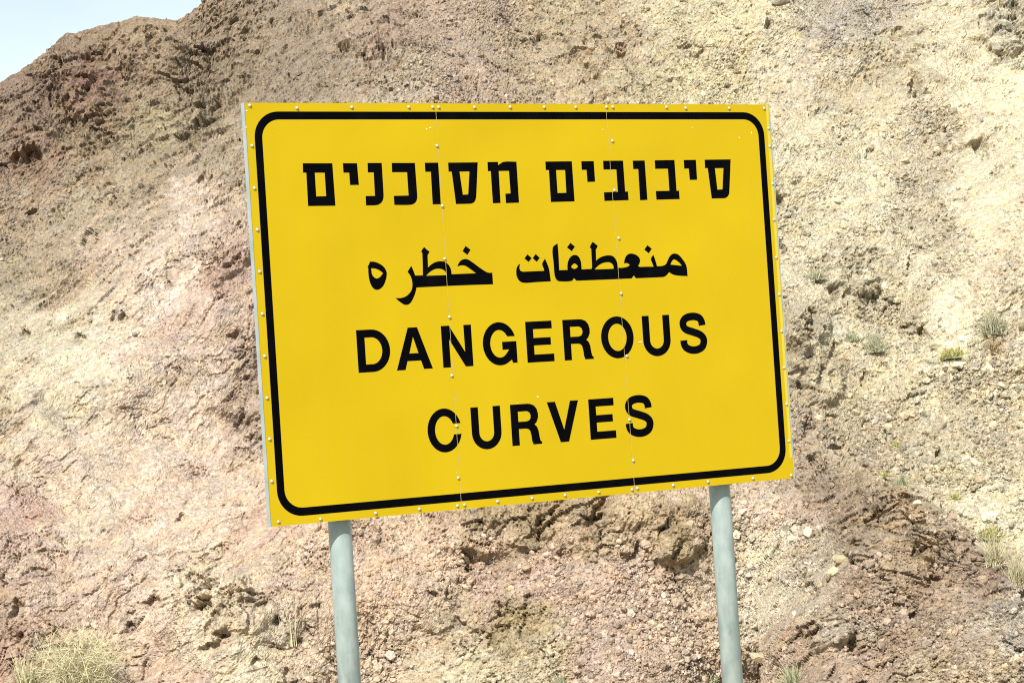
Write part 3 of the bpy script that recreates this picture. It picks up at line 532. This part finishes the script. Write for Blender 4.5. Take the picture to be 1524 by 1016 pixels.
BOULDERS = [ # x, y, width, height, tilt, colour, label
 (1167,796,12,11,0,'e6d9b8','small round cream stone at the left end of the row right of the right post'),
 (1183,787,11,10,20,'ded0b0','small cream stone leaning behind the row of pale stones right of the right post'),
 (1204,795,12,17,-15,'e8dcc0','upright pale stone at the right end of the row right of the right post'),
 (1182,803,17,9,-15,'e4d6b2','flat cream stone in front of the row of pale stones beside the right post'),
 (1257,832,30,14,-8,'d8c8a0','long pale slab with a dark shadow beneath it, on the scree below the brown spur'),
 (1242,853,18,14,-10,'e8dab0','blunt cream boulder just below the long pale slab'),
 (1366,750,13,10,10,'f0e4c4','bright cream stone sitting on the crest of the brown spur'),
 (1473,771,26,16,-5,'efe8cc','large whitish boulder on the pale gravel behind the spur'),
 (1455,715,14,11,10,'c0a684','tan boulder in the stone band above the pale gravel patch behind the spur'),
 (1415,772,16,10,-15,'c0a08c','pinkish rounded rock just behind the spur crest'),
 (1382,866,14,8,-20,'c8b294','flat tan rock over a dark crevice low on the spur'),
 (1497,656,20,10,-12,'c8ae94','flat pinkish slab on the scree at the right edge of the photo'),
 (1427,545,20,10,12,'f0e6bc','bright cream slab in the scree below the yellow green cushion plant'),
 (1395,516,22,12,-8,'dfd3ac','broad pale block left of the yellow green cushion plant'),
 (1272,613,14,10,-10,'d0c09a','pale boulder lying below the crag right of the sign edge'),
 (1218,622,14,8,-6,'e2d4b0','pale flat stone beside the lower right edge of the sign'),
 (1235,626,14,8,-20,'c8ae8c','tan stone lying close right of the pale flat stone by the sign edge'),
 (1356,620,18,11,25,'c4b090','tilted brown slab in the middle of the right hand scree'),
 (1323,635,16,9,-15,'ddd0a6','pale rounded boulder right of the small dead shrub'),
 (1293,637,14,10,10,'b8a084','brown boulder at the foot of the small dead shrub'),
 (692,832,15,20,5,'8f7c62','dark brown block standing in the outcrop beneath the sign'),
 (762,876,12,8,-10,'d8c498','small yellowish stone on the mauve scree beneath the sign'),
 (898,944,9,9,0,'e8d8b8','small white stone alone on the mauve gravel between the posts'),
 (873,82,16,13,-20,'b09070','rusty brown boulder on the gravel just above the sign'),
 (925,71,16,9,-10,'ae927c','dark topped boulder on the outcrop above the right half of the sign'),
 (1485,72,24,12,-10,'c8c2ac','grey flat slab overhanging a shadow in the top right corner'),
 (1497,38,26,14,-28,'c6c0a8','large grey slab leaning down in the top right corner'),
 (1403,8,16,8,0,'c4ba9c','pale block on the slope at the top edge right of centre'),
 (1161,5,26,14,2,'b6b096','grey green block cut by the top edge above the right side of the sign'),
 (1330,58,12,9,0,'ae9c80','brown stone set in the slope high above the right gully'),
 (264,872,10,22,4,'e8dcb8','upright cream block standing in the pink slope right of the dry bush'),
 (272,882,10,9,0,'d8c09c','small tan stone at the foot of the upright cream block'),
 (1049,848,11,9,30,'a89074','brown stone on pale gravel just left of the right post'),
 (1050,918,20,14,-20,'ccb292','tan boulder half sunk in the gravel left of the right post'),
 (1184,914,10,9,10,'f0e6cc','small white stone on the gravel right of the right post'),
 (1125,977,26,14,-25,'dac8a4','broad cream boulder beside the lower part of the right post'),
 (1098,800,11,8,0,'e2d6b8','small cream stone touching the right edge of the right post'),
]
for i, (x, y, wd, ht, tl, colr, lab) in enumerate(BOULDERS):
    hit = on_slope(x, y)
    if hit is None: continue
    p, c, n = hit; R = p[1]; a = wd*.5*R/FPX*1.2; h = ht*.5*R/FPX*1.25
    o = link('boulder', boulder_mesh('boulder', 100+i, a, min(a, h)*.9, h, stone_mat(colr)), loc=tuple(p+n*h*.30))
    o.rotation_euler = (math.radians(rng.uniform(-25, 10)), math.radians(-tl), math.radians(rng.uniform(-15, 15)))
    tag(o, lab, 'boulder', 'stones lying on the slope')

# ------------------------------------------------------------------ plants
def blades(name, n, height, spread, width, mat, seed, lean=.6, droop=.35, seg=4, base=.15, up=.25):
    r = np.random.default_rng(seed); V = []; F = []
    for i in range(n):
        az = r.uniform(0, 2*math.pi); ln = height*r.uniform(.45, 1.0); tilt = min(1.45, abs(r.normal(0, lean)))
        d = np.array([math.cos(az)*math.sin(tilt)*spread, math.sin(az)*math.sin(tilt)*spread, math.cos(tilt)+up])
        p = np.array([r.normal(0, base), r.normal(0, base), 0]); side = np.cross(d, r.normal(size=3)); side /= np.linalg.norm(side)
        wd = width*r.uniform(.6, 1.4); curl = r.normal(0, .17, 3)
        pts = []
        for k in range(seg+1):
            q = k/seg; pts.append(p+d*ln*q+np.array([0, 0, -droop*ln*q*q])+curl*ln*q*q)
        k0 = len(V)
        for k, q in enumerate(pts):
            ww = wd*(1-.75*k/seg); V += [q-side*ww, q+side*ww]
        for k in range(seg): F.append((k0+2*k, k0+2*k+1, k0+2*k+3, k0+2*k+2))
    return mesh_np(name, np.array(V), np.array(F), mat)
def tangle(name, n, w, h, width, mat, seed, base=0.0):
    """rounded mass of fine crossing stems"""
    r = np.random.default_rng(seed); V = []; F = []; seg = 5
    for i in range(n):
        q = r.normal(size=3); q /= np.linalg.norm(q); q *= r.random()**.4
        c0 = np.array([q[0]*w*.42, q[1]*w*.30, h*(.42+.42*q[2])])
        out_d = np.array([q[0], q[1]*.7, .55+.5*abs(q[2])])+r.normal(0, .55, 3); out_d /= np.linalg.norm(out_d)
        ln = h*r.uniform(.18, .55); curl = r.normal(0, .35, 3); side = np.cross(out_d, r.normal(size=3)); side /= np.linalg.norm(side)
        wd = width*r.uniform(.6, 1.3); k0 = len(V)
        for k in range(seg+1):
            s = k/seg; p = c0+out_d*ln*(s-.5)+curl*ln*s*s+np.array([0, 0, -.25*ln*s*s]); ww = wd*(1-.7*s); V += [p-side*ww, p+side*ww]
        for k in range(seg): F.append((k0+2*k, k0+2*k+1, k0+2*k+3, k0+2*k+2))
    return mesh_np(name, np.array(V), np.array(F), mat)
def plant_mat(name, c1, c2):
    m, t, b = new_mat(name, rough=.8, spec=.1); noise_mix(t, b, lin(c1)*.55, lin(c2)*.55, 6, 4, .3, .7); return m
straw = plant_mat('dry_straw', 'eee4ac', 'fff8d0'); stem = plant_mat('dry_stem', '8c7a58', 'b8a67c')
grey = plant_mat('grey_green_twigs', 'c2bf9c', 'dcd8b4'); cushion = plant_mat('yellow_green_leaf', 'ccc878', 'e4dd98')
tanm = plant_mat('tan_twigs', 'c4a87c', 'dcc698'); green = plant_mat('pale_green_leaf', 'bcc298', 'd6d8ac'); ochre = plant_mat('ochre_stem', 'dccfa0', 'ece4c0')
dark = plant_mat('dead_twig', '5c4a3c', '806a58')
PLANTS = [ # x, y of the base, width px, height px, material, core material, blades, lean, name, category, label
 (118,1042,128,134,straw,stem,700,.85,'dry_bush','bush','big tangled bush of pale dry stems at the lower left corner'),
 (1476,497,66,48,grey,stem,420,.75,'desert_shrub','shrub','grey green twiggy shrub above the tan shrub near the right edge'),
 (1477,522,40,26,tanm,dark,260,.9,'desert_shrub','shrub','round tan shrub below the grey green one near the right edge'),
 (1420,530,62,20,cushion,green,900,1.2,'cushion_plant','plant','low yellow green cushion plant in the right hand scree'),
 (1302,522,56,38,grey,green,330,.8,'desert_shrub','shrub','wispy grey green shrub between the crags right of the sign'),
 (1270,505,40,18,green,grey,200,1.0,'desert_shrub','shrub','thin pale green shrub left of the wispy grey green one'),
 (1287,634,26,28,dark,dark,40,.6,'dead_shrub','shrub','small dead dark shrub with bare twigs in the scree'),
 (1376,615,18,10,green,cushion,180,1.1,'small_plant','plant','small green plant beside the tilted brown slab'),
 (1345,645,20,11,green,cushion,160,1.1,'small_plant','plant','small green plant just left below the tilted slab'),
 (1334,662,34,12,cushion,green,320,1.2,'cushion_plant','plant','low pale green mat plant lowest in the scree behind the spur'),
 (1216,415,46,22,grey,green,220,.9,'desert_shrub','shrub','grey green shrub on the crag right of the sign middle'),
 (1312,705,44,10,cushion,straw,320,1.2,'cushion_plant','plant','yellowish mat plant on the spur crest'),
 (1345,712,30,26,green,grey,150,.8,'desert_shrub','shrub','pale green shrub just behind the spur crest'),
 (1476,800,60,26,cushion,straw,420,.9,'desert_shrub','shrub','yellow green shrub below the large whitish boulder'),
 (1482,840,40,54,ochre,straw,420,.6,'dry_bush','bush','ochre dry bush behind the spur, left one of the pair'),
 (1516,872,44,60,ochre,cushion,420,.6,'dry_bush','bush','ochre dry bush behind the spur at the right edge of the photo'),
 (1422,740,34,14,cushion,straw,180,1.0,'cushion_plant','plant','thin yellow plant at the left end of the pale gravel patch'),
 (1180,1022,76,46,green,straw,320,.6,'dry_bush','bush','pale green wispy bush at the bottom edge right of the right post'),
 (1060,1018,30,20,green,straw,140,.7,'small_plant','plant','thin green tuft at the bottom edge left of the right post'),
 (835,1022,46,26,green,straw,200,.7,'small_plant','plant','thin green tuft at the bottom edge between the posts'),
 (430,960,40,80,straw,straw,40,.5,'grass_tuft','grass','sparse straw coloured grass stalks left of the left post'),
 (40,1030,60,60,straw,stem,260,.6,'grass_tuft','grass','low tuft of dry grass at the bottom left corner'),
]
for i, (x, y, wd, ht, m1, m2, nb, lean, nm, cat, lab) in enumerate(PLANTS):
    hit = on_slope(x, min(y, 1060))
    if hit is None: continue
    p, c, n = hit; s = p[1]/FPX*(.82 if i and x > 1100 else 1); H = ht*s; Wd = wd*s
    o = link(nm, blades(nm, nb, H*1.05, .5*Wd/H/max(math.sin(min(lean, 1.4)), .4)*.9, .0052 if ht > 70 else .010, m1, 200+i, lean=lean, droop=.30, base=Wd*.12), loc=tuple(p-n*.05))
    if i == 0:
        old = o.data; o.data = tangle('dry_bush', 1250, Wd*1.2, H*1.0, .0055, m1, 77); bpy.data.meshes.remove(old)
    tag(o, lab, cat, 'plants growing on the slope')
    tw = link('twigs', blades('twigs', max(12, nb//5), H*.55, .45*Wd/H, .012, m2, 300+i, lean=lean, droop=.15, base=Wd*.15), parent=o); tw['kind'] = 'stuff'

# ------------------------------------------------------------------ the road sign
yel, t, b = new_mat('yellow_reflective_sheet', rough=.42, spec=.12)
noise_mix(t, b, (.385, .268, .0020), (.415, .292, .0028), 2.2, 6, .3, .7)
YB = b
# faint dust streaks running down the sheet, and the slight waviness of thin aluminium
tcx = t.nodes.new('ShaderNodeTexCoord'); mq = t.nodes.new('ShaderNodeMapping'); mq.inputs['Scale'].default_value = (16, 16, 1.1)
vs = t.nodes.new('ShaderNodeTexNoise'); vs.inputs['Scale'].default_value = 1.6; vs.inputs['Detail'].default_value = 7
t.links.new(tcx.outputs['Object'], mq.inputs[0]); t.links.new(mq.outputs[0], vs.inputs['Vector'])
vr_ = t.nodes.new('ShaderNodeMapRange'); vr_.inputs['From Min'].default_value = .45; vr_.inputs['From Max'].default_value = .8; vr_.inputs['To Max'].default_value = .02
t.links.new(vs.outputs['Fac'], vr_.inputs['Value']); dm = t.nodes.new('ShaderNodeMix'); dm.data_type = 'RGBA'; dm.inputs[7].default_value = (.36, .30, .09, 1)
t.links.new(vr_.outputs[0], dm.inputs[0]); t.links.new(b.inputs['Base Color'].links[0].from_socket, dm.inputs[6]); t.links.new(dm.outputs[2], b.inputs['Base Color'])
wv = t.nodes.new('ShaderNodeTexNoise'); wv.inputs['Scale'].default_value = 2.5; wv.inputs['Detail'].default_value = 1
wb_ = t.nodes.new('ShaderNodeBump'); wb_.inputs['Strength'].default_value = .5; wb_.inputs['Distance'].default_value = .03
t.links.new(tcx.outputs['Object'], wv.inputs['Vector']); t.links.new(wv.outputs['Fac'], wb_.inputs['Height']); t.links.new(wb_.outputs[0], b.inputs['Normal'])
blk, t, b = new_mat('black_film', (.0015, .0015, .0025), rough=.38, spec=.04)
noise_mix(t, b, (.0003, .0003, .001), (.0014, .0014, .003), 14, 6, .45, .75)
alu, t, b = new_mat('aluminium', (.62, .68, .68), rough=.45, metal=.15)
noise_mix(t, b, (.2400, .2960, .3040), (.3360, .3760, .3760), 12, 4)
riv, t, b = new_mat('rivet_aluminium', rough=.5, metal=.1)
noise_mix(t, b, (.30, .28, .23), (.46, .45, .40), 60, 3)
trim, t, b = new_mat('faded_yellow_edge', (.4480, .3600, .0320), rough=.5)
seam_m, t, b = new_mat('sheet_joint', (.58, .48, .20), rough=.6)
chip_m, t, b = new_mat('chipped_film', (.58, .56, .44), rough=.7)
galv, t, b = new_mat('galvanised_steel', rough=.5, spec=.4, metal=.1)
noise_mix(t, b, (.185, .232, .222), (.300, .350, .325), 22, 9, .32, .68, stretch=(1, 1, .45))
# darker drips and scuffs on the zinc
nn = t.nodes.new('ShaderNodeTexNoise'); nn.inputs['Scale'].default_value = 7; nn.inputs['Detail'].default_value = 8; nn.inputs['Roughness'].default_value = .7
mm = t.nodes.new('ShaderNodeMapping'); mm.inputs['Scale'].default_value = (2.4, 2.4, .8); tq = t.nodes.new('ShaderNodeTexCoord')
t.links.new(tq.outputs['Object'], mm.inputs[0]); t.links.new(mm.outputs[0], nn.inputs['Vector'])
rr = t.nodes.new('ShaderNodeMapRange'); rr.inputs['From Min'].default_value = .60; rr.inputs['From Max'].default_value = .72
t.links.new(nn.outputs['Fac'], rr.inputs['Value'])
prev = b.inputs['Base Color'].links[0].from_socket
xx = t.nodes.new('ShaderNodeMix'); xx.data_type = 'RGBA'; xx.inputs[7].default_value = (.1360, .1600, .1560, 1)
t.links.new(rr.outputs[0], xx.inputs[0]); t.links.new(prev, xx.inputs[6]); t.links.new(xx.outputs[2], b.inputs['Base Color'])

sign = bpy.data.objects.new('road_sign', None); COL.objects.link(sign)
sign.location = (CAM[0]+SX, CAM[1]+SY, 0); sign.rotation_euler = (0, 0, YAW); sign.empty_display_size = .3
tag(sign, 'large yellow warning sign with black Hebrew, Arabic and English lettering on two grey posts', 'road sign')
ZC = CAM[2]+SZ; hw, hh = SW/2, SH/2
def part(name, mb, mat, loc=None, bev=0, smooth=False, parent=sign):
    o = link(name, mb.mesh(name, mat, smooth), parent=parent, loc=loc if loc is not None else (0, 0, ZC))
    if bev: bevel(o, bev)
    return o
S1 = ((-.3292, 0), (.3260, 0))
def seam_x(i, t_):                                    # the joints are very slightly out of plumb
    return -.3292 if i == 0 else .3292-.0098*t_
edges = [(-hw, -hw), (seam_x(0, -hh), seam_x(0, hh)), (seam_x(1, -hh), seam_x(1, hh)), (hw, hw)]
g = .0006
for i in range(3):
    (lb, lt), (rb, rt) = edges[i], edges[i+1]
    lb += g*(i > 0); lt += g*(i > 0); rb -= g*(i < 2); rt -= g*(i < 2)
    m = MB(); y0, y1 = 0.0, .0025
    m.add([(lb, y0, -hh), (rb, y0, -hh), (rt, y0, hh), (lt, y0, hh), (lb, y1, -hh), (rb, y1, -hh), (rt, y1, hh), (lt, y1, hh)],
          [(0, 1, 2, 3), (7, 6, 5, 4), (4, 5, 1, 0), (3, 2, 6, 7), (5, 6, 2, 1), (0, 3, 7, 4)])
    part('panel', m, yel)
# side channels of the frame (C profile, seen edge-on at the left), top channel, rear rails
for s in (-1, 1):
    m = MB(); x0 = s*hw
    a0, a1 = (x0-.0035, x0-.0004) if s < 0 else (x0+.0004, x0+.0035)
    m.box((a0, -.0016, -hh-.001), (a1, .021, hh+.001))
    b0, b1 = (x0-.0004, x0+.030) if s < 0 else (x0-.030, x0+.0004)
    m.box((b0, .0180, -hh-.001), (b1, .021, hh+.001))
    part('side_channel', m, alu)
m = MB(); m.box((-hw+.031, .003, hh-.003), (hw-.031, .020, hh-.0005)); part('top_channel', m, alu)
for z in (.42, -.02, -.46):
    m = MB(); m.box((-hw+.032, .0030, z-.02), (hw-.032, .0290, z+.02)); part('rear_rail', m, alu)
m = MB(); m.box((hw-.013, -.0009, -.60), (hw-.0015, -.0002, hh-.002)); part('edge_trim', m, trim)
# the joints, faintly pale
for i in range(2):
    m = MB(); w_ = .0004
    b0, t0 = seam_x(i, -hh), seam_x(i, hh)
    m.add([(b0-w_, -.0007, -hh), (b0+w_, -.0007, -hh), (t0+w_, -.0007, hh), (t0-w_, -.0007, hh)], [(0, 1, 2, 3)])
    part('joint_strip', m, seam_m)
# border
def rrect(x0, z0, x1, z1, r, n=10):
    pts = []
    for cx, cz, a0 in ((x1-r, z0+r, -90), (x1-r, z1-r, 0), (x0+r, z1-r, 90), (x0+r, z0+r, 180)):
        for k in range(n+1):
            a = math.radians(a0+90*k/n); pts.append((cx+r*math.cos(a), cz+r*math.sin(a)))
    return pts
m = MB(); o_ = rrect(-.9725, -.6455, .9725, .6438, .084); i_ = rrect(-.9470, -.6195, .9470, .6183, .060)
k = len(o_); m.add([(p[0], -.0004, p[1]) for p in o_+i_], [(q, (q+1) % k, k+(q+1) % k, k+q) for q in range(k)])
part('border', m, blk)
def grow(loops, d):
    out_ = []
    for li, l in enumerate(loops):
        P = np.array(l); A = .5*np.sum(P[:, 0]*np.roll(P[:, 1], -1)-np.roll(P[:, 0], -1)*P[:, 1])
        s = (1 if A > 0 else -1)*(1 if li == 0 else -1)
        e = np.roll(P, -1, 0)-P; ln = np.linalg.norm(e, axis=1, keepdims=True); e = e/np.maximum(ln, 1e-9)
        n = np.stack([e[:, 1], -e[:, 0]], 1)*s; n0 = np.roll(n, 1, 0); b_ = n+n0
        k = 1+np.sum(n*n0, 1, keepdims=True); out_.append([tuple(q) for q in P+d*b_/np.maximum(k, .5)])
    return out_
# traced Hebrew and Arabic, in tenths of a millimetre on the sign plane
def smooth_loop(P, closed=True, lim=38, sub=5):
    P = [np.array(p, float) for p in P]; n = len(P); cor = []
    for i in range(n):
        a = P[i]-P[i-1]; b = P[(i+1) % n]-P[i]
        an = abs(math.degrees(math.atan2(a[0]*b[1]-a[1]*b[0], a@b)))
        L1, L2 = np.linalg.norm(a), np.linalg.norm(b)
        cor.append(an > lim or max(L1, L2) > 4.5*min(L1, L2) and an > 14)
    out_ = []
    for i in range(n):
        p1, p2 = P[i], P[(i+1) % n]
        if cor[i] and cor[(i+1) % n] or np.linalg.norm(p2-p1) < .0012: out_.append(tuple(p1)); continue
        d = np.linalg.norm(p2-p1)
        def tan(j, other):
            a, c = P[(j-1) % n], P[(j+1) % n]; t = c-a; return t/np.linalg.norm(t)*d
        t1 = (p2-p1) if cor[i] else tan(i, p2); t2 = (p2-p1) if cor[(i+1) % n] else tan((i+1) % n, p1)
        for q in range(sub):
            s = q/sub; out_.append(tuple((2*s**3-3*s**2+1)*p1+(s**3-2*s**2+s)*t1+(-2*s**3+3*s**2)*p2+(s**3-s**2)*t2))
    return out_
for kind, loops in TRACED:
    m = MB(); L_ = []
    for l in loops:
        q = [(a/1e4, b/1e4) for a, b in l]; L_.append(smooth_loop(q, lim=62 if kind else 30))
    m.poly(grow(L_, .0005), -.0004)
    part('arabic_letter' if kind else 'hebrew_letter', m, blk)
# English capitals, unit height
def arc(cx, cy, rx, ry, a0, a1, n=20):
    return [(cx+rx*math.cos(math.radians(a0+(a1-a0)*k/n)), cy+ry*math.sin(math.radians(a0+(a1-a0)*k/n))) for k in range(n+1)]
def asn(y, ry): return math.degrees(math.asin(max(-1, min(1, y/ry))))
def stroke(P, wd, sub=8):
    P = [np.array(p) for p in P]; Q = []
    for i in range(len(P)-1):
        p0 = P[max(i-1, 0)]; p1, p2 = P[i], P[i+1]; p3 = P[min(i+2, len(P)-1)]
        for k in range(sub):
            t_ = k/sub; Q.append(.5*((2*p1)+(p2-p0)*t_+(2*p0-5*p1+4*p2-p3)*t_**2+(-p0+3*p1-3*p2+p3)*t_**3))
    Q.append(P[-1]); Lf, Rt = [], []
    for i, q in enumerate(Q):
        d = Q[min(i+1, len(Q)-1)]-Q[max(i-1, 0)]; d /= np.linalg.norm(d); nrm = np.array([-d[1], d[0]])
        ww = wd*(.5-.04*abs(d[0]))
        Lf.append(tuple(q+nrm*ww)); Rt.append(tuple(q-nrm*ww))
    return Lf+Rt[::-1]
def glyph(c):
    if c == 'D': return [[(0, 0)]+arc(.375, .5, .46, .5, -90, 90)+[(0, 1)], [(.19, .17)]+arc(.37, .5, .275, .33, -90, 90)+[(.19, .83)]]
    if c == 'A': return [[(0, 0), (.212, 0), (.278, .21), (.648, .21), (.715, 0), (.935, 0), (.586, 1), (.349, 1)], [(.335, .375), (.598, .375), (.467, .79)]]
    if c == 'N': return [[(0, 0), (.19, 0), (.19, .68), (.605, 0), (.80, 0), (.80, 1), (.61, 1), (.61, .34), (.205, 1), (0, 1)]]
    if c == 'G':
        o1, o2 = asn(.18, .525), asn(.18, .35)
        return [arc(.455, .5, .455, .525, o1, 302, 26)+[(.775, .105), (.80, .02), (.915, .02), (.915, .535), (.535, .535), (.535, .355), (.725, .355)]+arc(.455, .5, .265, .35, 315, o2, 20)]
    if c == 'E': return [[(0, 0), (.735, 0), (.735, .175), (.19, .175), (.19, .42), (.665, .42), (.665, .59), (.19, .59), (.19, .825), (.715, .825), (.715, 1), (0, 1)]]
    if c == 'R': return [[(0, 0), (.19, 0), (.19, .405), (.40, .405), (.475, .385), (.52, .33), (.545, .20), (.555, .08), (.585, 0), (.815, 0), (.815, .035), (.775, .07), (.755, .17), (.735, .33), (.70, .42), (.63, .485), (.70, .55), (.745, .65), (.75, .75), (.72, .865), (.65, .95), (.55, .99), (.47, 1), (0, 1)],
                          [(.19, .565), (.43, .565), (.51, .59), (.55, .65), (.555, .71), (.535, .78), (.48, .825), (.42, .835), (.19, .835)]]
    if c == 'O': return [arc(.465, .5, .465, .525, 0, 351, 39), arc(.465, .5, .275, .355, 0, 351, 39)]
    if c == 'U': return [[(0, 1)]+arc(.40, .375, .40, .405, 180, 360)+[(.80, 1), (.61, 1)]+arc(.40, .375, .21, .225, 360, 180)+[(.19, 1)]]
    if c == 'S': return [stroke([(.69, .70), (.675, .80), (.60, .895), (.42, .935), (.22, .905), (.115, .81), (.115, .69), (.20, .60), (.42, .525), (.60, .455), (.70, .36), (.705, .24), (.64, .13), (.49, .07), (.32, .07), (.17, .13), (.105, .22), (.095, .32)], .195)]
    if c == 'V': return [[(0, 1), (.215, 1), (.435, .29), (.655, 1), (.87, 1), (.545, 0), (.32, 0)]]
    if c == 'C':
        return [arc(.445, .5, .445, .525, asn(.16, .525), 360-asn(.12, .525), 30)+arc(.445, .5, .262, .355, 360-asn(.12, .355), asn(.16, .355), 26)]
CAPH = .1355
WORDS = [(-.2020, [('D', -.6653, -.5512), ('A', -.5290, -.4021), ('N', -.3612, -.2524), ('G', -.2105, -.0865), ('E', -.0462, .0550), ('R', .0966, .2081), ('O', .2440, .3712), ('U', .4110, .5202), ('S', .5618, .6706)]),
         (-.4767, [('C', -.4336, -.3129), ('U', -.2723, -.1640), ('R', -.1241, -.0132), ('V', .0167, .1349), ('E', .1770, .2765), ('S', .3192, .4282)])]
for base, row in WORDS:
    for ch, x0, x1 in row:
        loops = glyph(ch); xs = [p[0] for p in loops[0]]; lo, hi = min(xs), max(xs)
        loops = [[(x0+(p[0]-lo)*(x1-x0)/(hi-lo), base+p[1]*CAPH) for p in l] for l in loops]
        m = MB(); m.poly(grow(loops, .0011), -.0004); part('letter', m, blk)
# rivets
m = MB(); prof = [(.0053, 0), (.0053, -.0012), (.0048, -.0034), (.0036, -.0048), (.0016, -.0057), (.0004, -.0059)]
m.lathe(prof, 'y', 14); rme = m.mesh('rivet', riv, True)
for a, b_ in RIVETS:
    link('rivet', rme, parent=sign, loc=(a/1000, -.0004, ZC+b_/1000))
# chips where the film has flaked
for i, (a, b_) in enumerate(SPOTS):
    m = MB(); r = np.random.default_rng(i); k = 7; sz = .0018+.0016*r.random()
    el = 5.0 if i == 6 else 1.4
    if i in (7, 10): continue
    if i == 6: sz = .0022; a, b_ = 401, -154
    an = .1 if i in (6, 7) else r.uniform(0, 3)
    pts = []
    for q in range(k):
        t_ = 2*math.pi*q/k; rad = sz*(.6+.7*r.random()); px_, pz_ = rad*el*math.cos(t_), rad*.7*math.sin(t_)
        pts.append((px_*math.cos(an)-pz_*math.sin(an), -.0010, px_*math.sin(an)+pz_*math.cos(an)))
    m.add(pts, [tuple(range(k))])
    part('film_chip', m, chip_m, loc=(a/1000, 0, ZC+b_/1000))
# posts
for s in (-.737, .7265):
    m = MB(); m.lathe([(.0375, -.4), (.0375, ZC+hh-.12)], 'z', 48)
    o = link('post', m.mesh('post', galv, True), parent=sign, loc=(s, .0700, 0))
    for p_ in o.data.polygons:
        if len(p_.vertices) > 4: p_.use_smooth = False
    m = MB(); m.lathe([(.0385, 0), (.0385, .012), (.03, .016)], 'z', 32)
    link('post_cap', m.mesh('post_cap', galv), parent=o, loc=(0, 0, ZC+hh-.12))
    for z in (.42, -.02, -.46):
        m = MB(); m.lathe([(.0405, -.018), (.0405, .018)], 'z', 32); m.box((-.055, -.0065, -.018), (.055, -.0045, .018))
        link('clamp', m.mesh('clamp', galv), parent=o, loc=(0, 0, ZC+z))
